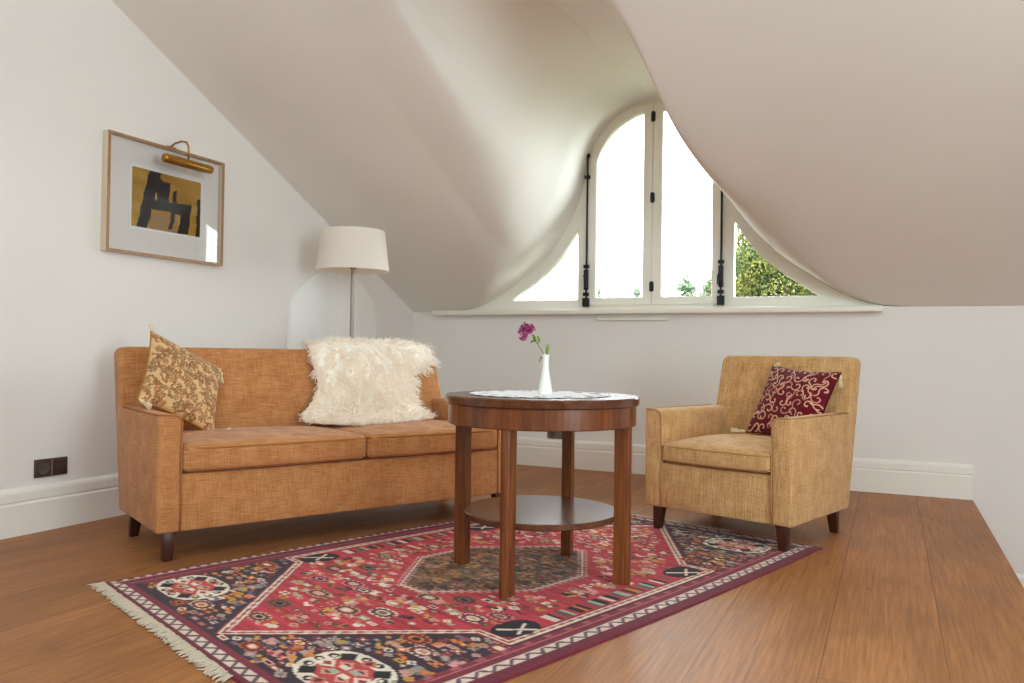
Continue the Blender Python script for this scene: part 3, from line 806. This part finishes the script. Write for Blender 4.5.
# ------------------------------------------------------------------ throw cushions
def euler_m(rx, ry, rz):
    return Matrix.Rotation(rz, 3, 'Z') @ Matrix.Rotation(ry, 3, 'Y') @ Matrix.Rotation(rx, 3, 'X')
def pillow(name, label, centre, eul, L, T, img, back_col, cord_mat, tassels, edge_mat=None):
    """img: (n,n,3) seen from the front; local x right, z up, -y is the front"""
    n = img.shape[0]
    root = thing(name, label, 'cushion')
    root.matrix_world = Matrix.Translation(centre) @ euler_m(*eul).to_4x4()
    t = np.linspace(-1, 1, n); a, b = np.meshgrid(t, t)
    edge = np.clip((1-a**2)*(1-b**2), 0, 1)
    th_ = T/2*edge**.42
    wob = .004*np.sin(a*5+1)*np.cos(b*4)*edge
    x = a*L/2*(1-.075*(1-b**2)); z = b*L/2*(1-.075*(1-a**2))
    Pf = np.stack([x, -th_+wob, z], -1); Pb = np.stack([x, th_+wob, z], -1)
    me = grid_mesh('cover', Pf, img[::1])
    link('cover', me, M_brocade, root, 180)
    m = back_col
    st = slice(None, None, 4)
    link('back_cover', grid_mesh('back_cover', Pb[st, st][:, ::-1] if n % 4 == 1 else Pb[:, ::-1]), m, root, 180)
    bm = bmesh.new(); pts = []
    q = list(range(0, n, 4))
    for i in q: pts.append(Pf[0, i])
    for i in q: pts.append(Pf[i, -1])
    for i in q[::-1]: pts.append(Pf[-1, i])
    for i in q[::-1]: pts.append(Pf[i, 0])
    pp = [pts[0]]
    for p_ in pts[1:]:
        if np.linalg.norm(p_-pp[-1]) > .003: pp.append(p_)
    if np.linalg.norm(pp[0]-pp[-1]) < .003: pp.pop()
    tube(bm, [tuple(p_) for p_ in pp], .0042, 6, closed=True); mesh_obj('piping', bm, cord_mat, root, 180)
    R3 = euler_m(*eul).inverted()
    for (sx, sz, dirw, ln) in tassels:
        base = Vector((sx*L/2, 0, sz*L/2)); d = (R3 @ Vector(dirw)).normalized()
        bm = bmesh.new(); e1 = d.orthogonal().normalized(); e2 = d.cross(e1)
        tube(bm, [base-d*.004, base+d*.012], .004, 8)
        tube(bm, [base+d*.01, base+d*.016, base+d*.024, base+d*.03], [.005, .0085, .0085, .006], 10)
        rg = random.Random(2)
        for k in range(26):
            an = rg.random()*2*PI; rd = rg.random()*.006; w_ = (e1*math.cos(an)+e2*math.sin(an))
            tube(bm, [base+d*.028+w_*rd, base+d*(.03+ln*.5)+w_*(rd*1.5+.002), base+d*(.03+ln*rg.uniform(.9, 1.05))+w_*(rd*2+.002)], .0018, 4)
        mesh_obj('tassel', bm, M_cream, root, 180)
    return root
n = 241
# burgundy cushion with cream scrolls
img = np.zeros((n, n, 3)); img[:] = (100, 14, 28)
gy, gx = np.mgrid[0:n, 0:n]
img += (np.sin(gx*.9)*np.sin(gy*.9))[..., None]*7
def stamp_curve(img, pts, wd, c, jit=0):
    for x, y in pts:
        x0, x1, y0, y1 = int(max(0, x-wd-1)), int(min(n, x+wd+2)), int(max(0, y-wd-1)), int(min(n, y+wd+2))
        if x1 <= x0 or y1 <= y0: continue
        m = ((gx[y0:y1, x0:x1]-x)**2+(gy[y0:y1, x0:x1]-y)**2) < wd*wd
        img[y0:y1, x0:x1][m] = c
rg = np.random.RandomState(4)
for i in range(8):
    for j in range(8):
        cx = (i+.5+.22*((j % 2)-.5)*2)*n/8+rg.uniform(-4, 4); cy = (j+.5)*n/8+rg.uniform(-4, 4)
        a0 = rg.uniform(0, 2*PI); sg = 1 if (i+j) % 2 else -1; R1 = rg.uniform(14.5, 18.5)
        ts = np.linspace(0, 1, 110); ang = a0+sg*ts*4.6; rad = R1*(1-ts*.78)
        px, py = cx+rad*np.cos(ang), cy+rad*np.sin(ang)
        c = (220, 172, 144) if rg.rand() < .8 else (200, 140, 122)
        stamp_curve(img, zip(px, py), 1.9, c); stamp_curve(img, [(px[-1], py[-1])], 3.0, c)
        # tail joining the neighbour, curling the other way
        ts = np.linspace(0, 1, 60); tx, ty = px[0], py[0]; an = a0+PI/2*-sg
        ang = an+sg*ts*1.9; qx = tx+np.cumsum(np.cos(ang))*.36; qy = ty+np.cumsum(np.sin(ang))*.36
        stamp_curve(img, zip(qx, qy), 1.7, c)
img = np.clip(img+rg.normal(0, 6, img.shape), 0, 255)
M_burg = mat('burgundy_cloth', (96, 14, 28), .9, spec=.1)
pillow('throw_cushion', 'burgundy cushion with cream scroll pattern on the beige armchair', (3.108, -1.36, .620), (-.515, .062, -.505), .395, .13,
       img, M_burg, M_burg, [(-.98, .98, (.6, -.6, .25), .012), (.98, .98, (.1, -.05, -1), .045), (-.98, -.98, (-1, -.3, .05), .05)])
# gold cushion with brown vine print
img = np.zeros((n, n, 3)); img[:] = (216, 180, 128)
img += (np.sin(gx*1.1)*.6+np.sin(gy*.23))[..., None]*4
rg = np.random.RandomState(9)
browns = [(166, 106, 64), (142, 90, 54), (178, 122, 76), (144, 106, 74), (160, 120, 82)]
def blob(cx, cy, a, b, rot, c, rim=None):
    dx, dy = gx-cx, gy-cy; X = dx*math.cos(rot)+dy*math.sin(rot); Y = -dx*math.sin(rot)+dy*math.cos(rot)
    r = (X/a)**2+(Y/b)**2
    img[r < 1] = c
    if rim is not None: img[(r < .5) & (r > .2)] = rim
for k in range(330):
    cx, cy = rg.uniform(0, n, 2)
    if rg.rand() < .42:
        ph = rg.uniform(0, 2*PI); s = rg.uniform(5, 9); c = browns[rg.randint(5)]
        for q in range(6): blob(cx+s*.8*math.cos(ph+q*PI/3), cy+s*.8*math.sin(ph+q*PI/3), s*.55, s*.34, ph+q*PI/3, c, (188, 142, 88) if q % 2 else None)
        blob(cx, cy, s*.4, s*.4, 0, (214, 182, 128)); blob(cx, cy, s*.2, s*.2, 0, (120, 72, 40))
    else:
        a0 = rg.uniform(0, 2*PI); ts = np.linspace(0, 1, 60); ang = a0+ts*rg.uniform(-3, 3)
        qx = cx+np.cumsum(np.cos(ang))*.42; qy = cy+np.cumsum(np.sin(ang))*.42
        stamp_curve(img, zip(qx, qy), 1.1, (132, 92, 54))
        for t in (10, 25, 40, 55): blob(qx[t], qy[t], 5.5, 2.4, ang[t]+(.9 if t % 2 else -.9), browns[rg.randint(5)])
img = np.clip(img+rg.normal(0, 7, img.shape), 0, 255)
M_goldback = mat('plain_gold_cloth', (190, 138, 74), .85, spec=.15)
pillow('throw_cushion', 'gold cushion with brown floral print leaning at the left sofa arm', (.612, -2.944, .692), (-.56, .468, 1.30), .395, .13,
       img, M_goldback, M_goldcord, [(.98, .98, (.25, -.1, -1), .042), (-.98, -.98, (.5, .1, -.25), .04), (.98, -.98, (.62, .76, .28), .05), (-.99, .99, (-.1, 0, 1), .002)])

# ------------------------------------------------------------------ sheepskin over the sofa back
sk = thing('sheepskin', 'cream long-haired sheepskin draped over the back of the orange sofa', 'sheepskin', sofa_loc, sa)
XS = SW/2-.925+ -.045 + .045
prof_t = np.array([(.865, .74), (.885, .81), (.88, .86), (.82, .876), (.775, .874), (.742, .862), (.702, .78), (.652, .66), (.606, .55), (.575, .512), (.515, .485), (.415, .478), (.26, .474)])
pd = np.r_[0, np.cumsum(np.hypot(*np.diff(prof_t, axis=0).T))]
T_top = pd[3]
def skin_pt(x, t):
    y = np.interp(t, pd, prof_t[:, 0]); z = np.interp(t, pd, prof_t[:, 1])
    y2 = np.interp(t+.01, pd, prof_t[:, 0]); z2 = np.interp(t+.01, pd, prof_t[:, 1])
    ty, tz = y2-y, z2-z; L = math.hypot(ty, tz) or 1
    # outward normal: towards viewer/up
    ny, nz = tz/L, -ty/L
    return np.array((x, y, z)), np.array((0, ny, nz))
# outline: (t along the drape, x left, x right) in sofa coordinates
OUT = [(.0, .20, .70), (.06, .12, .78), (T_top, .06, .84), (T_top+.06, .04, .865), (T_top+.12, .045, .865), (T_top+.17, .045, .85), (T_top+.21, .05, .79), (T_top+.245, .055, .71), (T_top+.30, .055, .69),
       (T_top+.36, .03, .69), (T_top+.42, -.02, .70), (T_top+.47, -.07, .715), (T_top+.51, -.075, .70), (T_top+.55, -.08, .73), (T_top+.60, -.07, .71), (T_top+.66, -.03, .60), (T_top+.71, .03, .48), (T_top+.75, .12, .38)]
OUT = np.array(OUT)
def lr(t): return np.interp(t, OUT[:, 0], OUT[:, 1]), np.interp(t, OUT[:, 0], OUT[:, 2])
nt, nx = 50, 50; Ps = np.zeros((nt, nx, 3))
for i, t in enumerate(np.linspace(0, OUT[-1, 0], nt)):
    l_, r_ = lr(t); l_ += .025; r_ -= .025
    for j, x in enumerate(np.linspace(l_, r_, nx)):
        p, nn = skin_pt(x, t); Ps[i, j] = p+nn*(.006+.024*min(1, 8*(j/(nx-1))*(1-j/(nx-1)))*min(1, 6*(1-i/(nt-1)))+.004*math.sin(x*40)*math.sin(t*37))
M_hide = mat('sheep_hide', (253, 249, 240), .95)
def fur_mat():
    m = mat('cream_wool', (240, 224, 200), .9, spec=.12, Sheen_Weight=.5, Sheen_Roughness=.6); n_ = N(m)
    n_.col(n_.ramp(n_.noise(n_.coords('Object'), 9, 3, .6), [(.3, (252, 238, 220)), (.5, (253, 243, 231)), (.7, (254, 249, 243))]))
    tl = n_.add('ShaderNodeBsdfTranslucent'); tl.inputs[0].default_value = lin4((254.6, 253.4, 250.5)); mx = n_.add('ShaderNodeMixShader'); mx.inputs[0].default_value = .45
    o_ = [q for q in m.node_tree.nodes if q.type == 'OUTPUT_MATERIAL'][0]
    n_.l(n_.b.outputs[0], mx.inputs[1]); n_.l(tl.outputs[0], mx.inputs[2]); n_.l(mx.outputs[0], o_.inputs[0])
    return m
link('hide', grid_mesh('hide', Ps), M_hide, sk, 180)
rg = np.random.RandomState(11)
V = []; Fc = []
clump_c = []
NSTR = 8000
cl = [(rg.uniform(0, OUT[-1, 0]), rg.rand()) for _ in range(420)]
clump = []
for t, u in cl:
    l_, r_ = lr(t); clump.append((t, l_+(r_-l_)*u, rg.normal(0, .35), rg.normal(0, .35)))
clump = np.array(clump)
for k in range(NSTR):
    t = rg.uniform(0, OUT[-1, 0]); l_, r_ = lr(t); x = rg.uniform(l_+.02, r_-.02)
    p, nn = skin_pt(x, t)
    d2 = (clump[:, 0]-t)**2+(clump[:, 1]-x)**2; ci = clump[d2.argmin()]
    tp, _ = skin_pt(x, min(t+.02, OUT[-1, 0])); pm, _ = skin_pt(x, max(t-.02, 0)); td = tp-pm; td /= np.linalg.norm(td)+1e-9
    # hairs splay outwards near the rim
    cxm = .5*(l_+r_); side = (x-cxm)/((r_-l_)/2)
    ex = np.array((1., 0, 0))
    splay = np.sign(side)*max(0, abs(side)-.72)*2.6
    endt = max(0, (t-OUT[-1, 0]+.1)/.1)*.7
    L = rg.uniform(.036, .062)
    dirv = nn*.5 + td*(.5+.35*ci[2]+endt) + ex*(splay+.5*ci[3]) + rg.normal(0, .15, 3)
    dirv /= np.linalg.norm(dirv)
    pull = np.array((ci[1]-x, 0, 0))*.45+td*(ci[0]-t)*.45
    sag = np.array((0, 0, -1.))
    p0 = p+nn*(.004+.022*max(0, min(1, 2.2*(1-abs(side))))*min(1, 6*(1-t/OUT[-1, 0]))); pts = [p0]
    for s_ in (.35, .7, 1.0):
        pts.append(p0+dirv*L*s_+pull*s_*s_+sag*L*.22*s_*s_+rg.normal(0, .0022, 3))
    sidev = np.cross(nn+rg.normal(0, .25, 3), dirv); sidev /= np.linalg.norm(sidev)
    b0 = len(V)
    for q_, wd in zip(pts, (.0022, .0030, .0024, .0004)):
        V += [q_-sidev*wd, q_+sidev*wd]
    for r3 in range(3): Fc.append((b0+r3*2, b0+r3*2+1, b0+r3*2+3, b0+r3*2+2))
me = bpy.data.meshes.new('fleece'); me.from_pydata([tuple(v) for v in V], [], Fc); me.update()
fl = link('fleece', me, fur_mat(), sk, 180)
fl['kind'] = 'stuff'; fl

# ------------------------------------------------------------------ floor lamp behind the sofa
LX, LY = .446, -1.44
lamp = thing('floor_lamp', 'floor lamp with white drum shade and steel stem behind the sofa', 'lamp', (LX, LY, 0))
bm = bmesh.new(); lathe(bm, [(0, 0), (.14, 0), (.145, .006), (.145, .014), (.135, .02), (.02, .024), (0, .024)], 48); mesh_obj('base', bm, M_steel, lamp, 40)
bm = bmesh.new(); tube(bm, [(0, 0, .02), (0, 0, .5), (0, 0, .96), (0, 0, 1.40)], [.016, .015, .0135, .011], 20); mesh_obj('pole', bm, M_steel, lamp, 60)
bm = bmesh.new(); lathe(bm, [(0, 1.375), (.017, 1.375), (.019, 1.38), (.019, 1.42), (.015, 1.43), (.015, 1.47), (0, 1.47)], 24); box(bm, .018, .032, -.005, .005, 1.39, 1.4); mesh_obj('bulb_holder', bm, mat('lamp_holder', (150, 132, 100), .4, .7), lamp, 40)
bm = bmesh.new(); lathe(bm, [(0, 1.47), (.018, 1.475), (.03, 1.51), (.028, 1.54), (0, 1.56)], 20); mesh_obj('bulb', bm, mat('opal_glass', (240, 240, 236), .3), lamp, 60)
ms = mat('shade_fabric', (250, 245, 239), .85, spec=.1); nn_ = N(ms)
nn_.bump(nn_.noise(nn_.coords('Object', (200, 200, 400)), 1, 2), .1, .002)
tl = ms.node_tree.nodes.new('ShaderNodeBsdfTranslucent'); tl.inputs[0].default_value = lin4((250, 242, 230)); mx = ms.node_tree.nodes.new('ShaderNodeMixShader'); mx.inputs[0].default_value = .3
out = [q for q in ms.node_tree.nodes if q.type == 'OUTPUT_MATERIAL'][0]
nn_.l(nn_.b.outputs[0], mx.inputs[1]); nn_.l(tl.outputs[0], mx.inputs[2]); nn_.l(mx.outputs[0], out.inputs[0])
bm = bmesh.new(); lathe(bm, [(.230, 1.362), (.2, 1.618), (.197, 1.618), (.227, 1.362), (.230, 1.362)], 72, cap=False)
bmesh.ops.remove_doubles(bm, verts=bm.verts[:], dist=1e-5); mesh_obj('lamp_shade', bm, ms, lamp, 60)
bm = bmesh.new()
for k in range(3):
    a = 2*PI*k/3; tube(bm, [(.015*math.cos(a), .015*math.sin(a), 1.465), (.2235*math.cos(a), .2235*math.sin(a), 1.385)], .002, 6)
mesh_obj('shade_spider', bm, M_steel, lamp)

# ------------------------------------------------------------------ framed picture and its light
PY0, PY1, PZ0, PZ1 = -2.912, -2.146, 1.334, 1.932
pic = thing('framed_picture', 'framed abstract ochre and black print in a thin wooden frame on the left wall', 'picture', (0, (PY0+PY1)/2, PZ0))
yc_ = (PY0+PY1)/2; hy, hz = (PY1-PY0)/2, PZ1-PZ0
Mfr = wood_mat('limed_frame_wood', (202, 184, 160), (216, 200, 178), (226, 212, 192), .5); Mlip = wood_mat('oak_lip', (140, 98, 62), (166, 122, 82), (186, 144, 102), .45)
def rect(y0, y1, z0, z1): return [(y0, z0), (y1, z0), (y1, z1), (y0, z1)]
link('frame', stand_yz(fill2d('frame', [rect(-hy, hy, 0, hz), rect(-hy+.012, hy-.012, .012, hz-.012)], .040, .001), .0215), Mfr, pic, 40)
link('front_lip', stand_yz(fill2d('front_lip', [rect(-hy-.0005, hy+.0005, -.0005, hz+.0005), rect(-hy+.012, hy-.012, .012, hz-.012)], .006), .0447), Mlip, pic, 40)
M_mat = mat('mount_board', (242, 237, 232), .9, spec=.1)
bm = bmesh.new(); box(bm, .003, .012, -hy+.012, hy-.012, .012, hz-.012); mesh_obj('mount', bm, M_mat, pic)
ay0, ay1, az0, az1 = -2.748-yc_, -2.290-yc_, .148, .456
link('mount_bevel', stand_yz(fill2d('mount_bevel', [rect(ay0-.014, ay1+.014, az0-.014, az1+.014), rect(ay0, ay1, az0, az1)], .004), .014), mat('bright_bevel', (248, 246, 242), .7), pic)
na, nb = 150, 220
gv, gu = np.mgrid[0:na, 0:nb]; u_ = gu/(nb-1); v_ = gv/(na-1)
art = np.zeros((na, nb, 3)); art[:] = (182, 138, 56)
art += (np.sin(u_*9+2*np.sin(v_*7))*9+np.sin(v_*23+u_*4)*6)[..., None]
def apoly(pts, c):
    m = np.zeros((na, nb), bool)
    for i in range(len(pts)):
        x0, y0 = pts[i]; x1, y1 = pts[(i+1) % len(pts)]
        cc = ((y0 > v_) != (y1 > v_)); m ^= cc & (u_+.006*np.sin(v_*23)+.004*np.sin(v_*57) < (x1-x0)*(v_-y0)/(y1-y0+1e-9)+x0)
    art[m] = c
apoly([(.26, .0), (.66, .0), (.64, .32), (.30, .30)], (170, 128, 84))
blk = (38, 34, 38)
apoly([(.08, .0), (.22, .0), (.30, .42), (.40, 1.0), (.24, 1.0), (.16, .55)], blk)
apoly([(.28, .96), (.36, .98), (.44, .86), (.54, .86), (.52, .52), (.86, .56), (.84, .30), (.82, .02), (.66, .0), (.70, .34), (.62, .34), (.58, .06), (.52, .04), (.56, .36), (.30, .34), (.26, .42), (.36, .56)], blk)
apoly([(.58, .74), (.63, .76), (.64, .5), (.57, .5)], blk); apoly([(.94, .0), (1.0, .0), (1.0, .7), (.95, .68)], (44, 40, 44))
Pa = np.zeros((na, nb, 3)); Pa[..., 0] = .0135; Pa[..., 1] = ay0+(ay1-ay0)*u_; Pa[..., 2] = az0+(az1-az0)*v_
link('print', grid_mesh('print', Pa, np.clip(art, 0, 255)), M_print, pic)
bm = bmesh.new(); box(bm, .030, .032, -hy+.014, hy-.014, .014, hz-.014); mesh_obj('glazing', bm, M_glass, pic)
pl = thing('picture_light', 'brass picture light on a curved arm above the framed print', 'lamp', (0, yc_+.02, PZ1))
bm = bmesh.new()
arc = [(.02, -.0, -.01), (.02, 0, .012), (.05, .0, .028), (.10, 0, .034), (.135, 0, .026), (.15, 0, .0), (.152, 0, -.07)]
tube(bm, arc, .0055, 10); mesh_obj('arm', bm, M_brass, pl, 180)
bm = bmesh.new(); box(bm, -.0, .03, -.03, .03, .001, .012); bevel(bm, .003); mesh_obj('bracket', bm, M_brass, pl, 40)
bm = bmesh.new(); Lh = .165
prof_l = [(-Lh, .0), (-Lh, .012), (-Lh+.006, .021), (-Lh+.014, .024), (Lh-.014, .024), (Lh-.006, .021), (Lh, .012), (Lh, 0)]
lathe(bm, [(r, z) for z, r in prof_l], 28, cap=False)
bmesh.ops.rotate(bm, verts=bm.verts[:], cent=(0, 0, 0), matrix=Matrix.Rotation(-PI/2, 3, 'X'))
bmesh.ops.translate(bm, verts=bm.verts[:], vec=(.152, 0, -.092)); mesh_obj('lamp_shade', bm, M_brass, pl, 50)

# ------------------------------------------------------------------ wall sockets
M_sock = mat('brown_plastic', (74, 56, 52), .45); M_sock2 = mat('dark_brown_plastic', (60, 44, 40), .5); M_sockg = mat('grey_brown_plastic', (118, 108, 100), .45)
def socket(label, loc, rz, wdt, hgt, m, two=True, group=None):
    r = thing('wall_socket', label, 'socket', loc, rz)
    bm = bmesh.new(); box(bm, -wdt/2, wdt/2, -.012, 0, -hgt/2, hgt/2); bevel(bm, .003, 2); mesh_obj('plate', bm, m, r, 40)
    bm = bmesh.new(); lathe(bm, [(.0, 0), (.02, 0), (.024, .001), (.026, .004), (.028, .004), (.028, -.002), (0, -.002)], 28, cap=False)
    bmesh.ops.rotate(bm, verts=bm.verts[:], cent=(0, 0, 0), matrix=Matrix.Rotation(PI/2, 3, 'X'))
    bmesh.ops.translate(bm, verts=bm.verts[:], vec=(-wdt/4, -.0125, 0)); mesh_obj('outlet', bm, mat('outlet_plastic', (96, 82, 78), .4), r, 40)
    for q in (-1, 1):
        bm = bmesh.new(); tube(bm, [(-wdt/4+q*.0095, -.0140, 0), (-wdt/4+q*.0095, -.012, 0)], .003, 10); mesh_obj('pin_hole', bm, M_iron, r)
    bm = bmesh.new(); box(bm, .006, wdt/2-.006, -.0155, -.01, -hgt/2+.006, hgt/2-.006); bevel(bm, .002, 2); mesh_obj('rocker', bm, M_sock2 if m is M_sock else m, r, 40)
    bm = bmesh.new(); box(bm, -.003, .003, -.0135, -.011, -hgt/2+.003, hgt/2-.003); mesh_obj('divider', bm, mat('divider_plastic', (130, 116, 110), .4), r)
    return r
socket('brown double socket and switch plate low on the left wall beside the sofa', (0, -3.15, .289), PI/2, .162, .083, M_sock)
socket('grey-brown socket plate low on the back wall seen behind the round table', (1.29, 0, .257), 0, .162, .083, M_sockg)

# ------------------------------------------------------------------ garden outside
M_grass = mat('lawn', (96, 116, 60), .95); g_ = N(M_grass); g_.col(g_.ramp(g_.noise(g_.coords('Object'), 3, 4), [(.3, (112, 116, 92)), (.7, (136, 138, 112))]))
bm = bmesh.new(); box(bm, -40, 40, 1.5, 60, -3.2, -3.0); struct(mesh_obj('ground', bm, M_grass))
def leaf_mat(name, cols):
    m = mat(name, cols[1], .6, spec=.2); n_ = N(m)
    n_.col(n_.ramp(n_.noise(n_.coords('Object'), 2.3, 4, .7), [(.32, cols[0]), (.5, cols[1]), (.68, cols[2])]))
    tl = m.node_tree.nodes.new('ShaderNodeBsdfTranslucent'); tl.inputs[0].default_value = lin4(cols[1]); mx = m.node_tree.nodes.new('ShaderNodeMixShader'); mx.inputs[0].default_value = .3
    o_ = [q for q in m.node_tree.nodes if q.type == 'OUTPUT_MATERIAL'][0]
    n_.l(n_.b.outputs[0], mx.inputs[1]); n_.l(tl.outputs[0], mx.inputs[2]); n_.l(mx.outputs[0], o_.inputs[0])
    return m
M_leafY = leaf_mat('golden_conifer_foliage', [(28, 38, 22), (70, 78, 34), (132, 120, 50)])
M_leafP = leaf_mat('hazed_foliage', [(84, 98, 80), (104, 118, 94), (120, 132, 104)])  # distance haze is mixed into these leaf colours
M_bark = mat('bark', (84, 66, 50), .95)
def tree(name, label, x, y, ztop, rad, hcrown, nleaf, ls, m, seed, group=None):
    rg = np.random.RandomState(seed); zg = -3.0
    t = thing(name, label, 'tree', (x, y, zg), 0, group)
    H = ztop-zg
    bm = bmesh.new(); tube(bm, [(0, 0, 0), (.05, 0, H*.4), (0, .04, H*.75), (0, 0, H*.95)], [.16, .13, .08, .02], 10)
    mesh_obj('trunk', bm, M_bark, t, 180)
    nb = 110; br = []
    for k in range(nb):
        f = rg.rand()**.8; zc = H-hcrown*f; rr_ = rad*(f**.75)*rg.rand()**.5; a = rg.uniform(0, 2*PI)
        br.append((rr_*math.cos(a), rr_*math.sin(a), zc, (.16+.24*f)*rad))
    br = np.array(br)[rg.randint(nb, size=nleaf)]
    nz_ = lambda a: a/np.linalg.norm(a, axis=1, keepdims=True)
    d = nz_(rg.normal(0, 1, (nleaf, 3))); c = br[:, :3]+d*br[:, 3:]*np.array((1, 1, .6))*rg.uniform(.5, 1.1, (nleaf, 1))
    nr = nz_(d+rg.normal(0, .6, (nleaf, 3))); e1 = nz_(np.cross(nr, rg.normal(0, 1, (nleaf, 3)))); e2 = np.cross(nr, e1); s_ = ls*rg.uniform(.6, 1.3, (nleaf, 1))
    V = np.stack([c-e1*s_, c-e2*s_*.4+nr*s_*.1, c+e1*s_, c+e2*s_*.4+nr*s_*.1], 1).reshape(-1, 3).tolist()
    Fq = np.arange(nleaf*4).reshape(-1, 4).tolist()
    me = bpy.data.meshes.new('foliage'); me.from_pydata(V, [], Fq); me.update()
    link('foliage', me, m, t)
    return t
tree('conifer', 'golden green conifer filling the right side light of the window', 1.95, 8.4, 3.75, 2.5, 6.4, 190000, .032, M_leafY, 1)
tree('conifer', 'dark green conifer behind the golden conifer at the right of the window', 2.2, 14.2, 3.9, 2.2, 5.8, 70000, .05, leaf_mat('dark_conifer_foliage', [(22, 32, 20), (46, 60, 32), (80, 86, 46)]), 2)
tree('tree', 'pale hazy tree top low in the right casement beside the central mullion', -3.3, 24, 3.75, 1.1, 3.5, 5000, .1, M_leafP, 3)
tree('tree', 'hazy small tree top in the right casement nearest the golden conifer', -1.75, 20.5, 3.35, .8, 3.0, 4000, .09, M_leafP, 4)
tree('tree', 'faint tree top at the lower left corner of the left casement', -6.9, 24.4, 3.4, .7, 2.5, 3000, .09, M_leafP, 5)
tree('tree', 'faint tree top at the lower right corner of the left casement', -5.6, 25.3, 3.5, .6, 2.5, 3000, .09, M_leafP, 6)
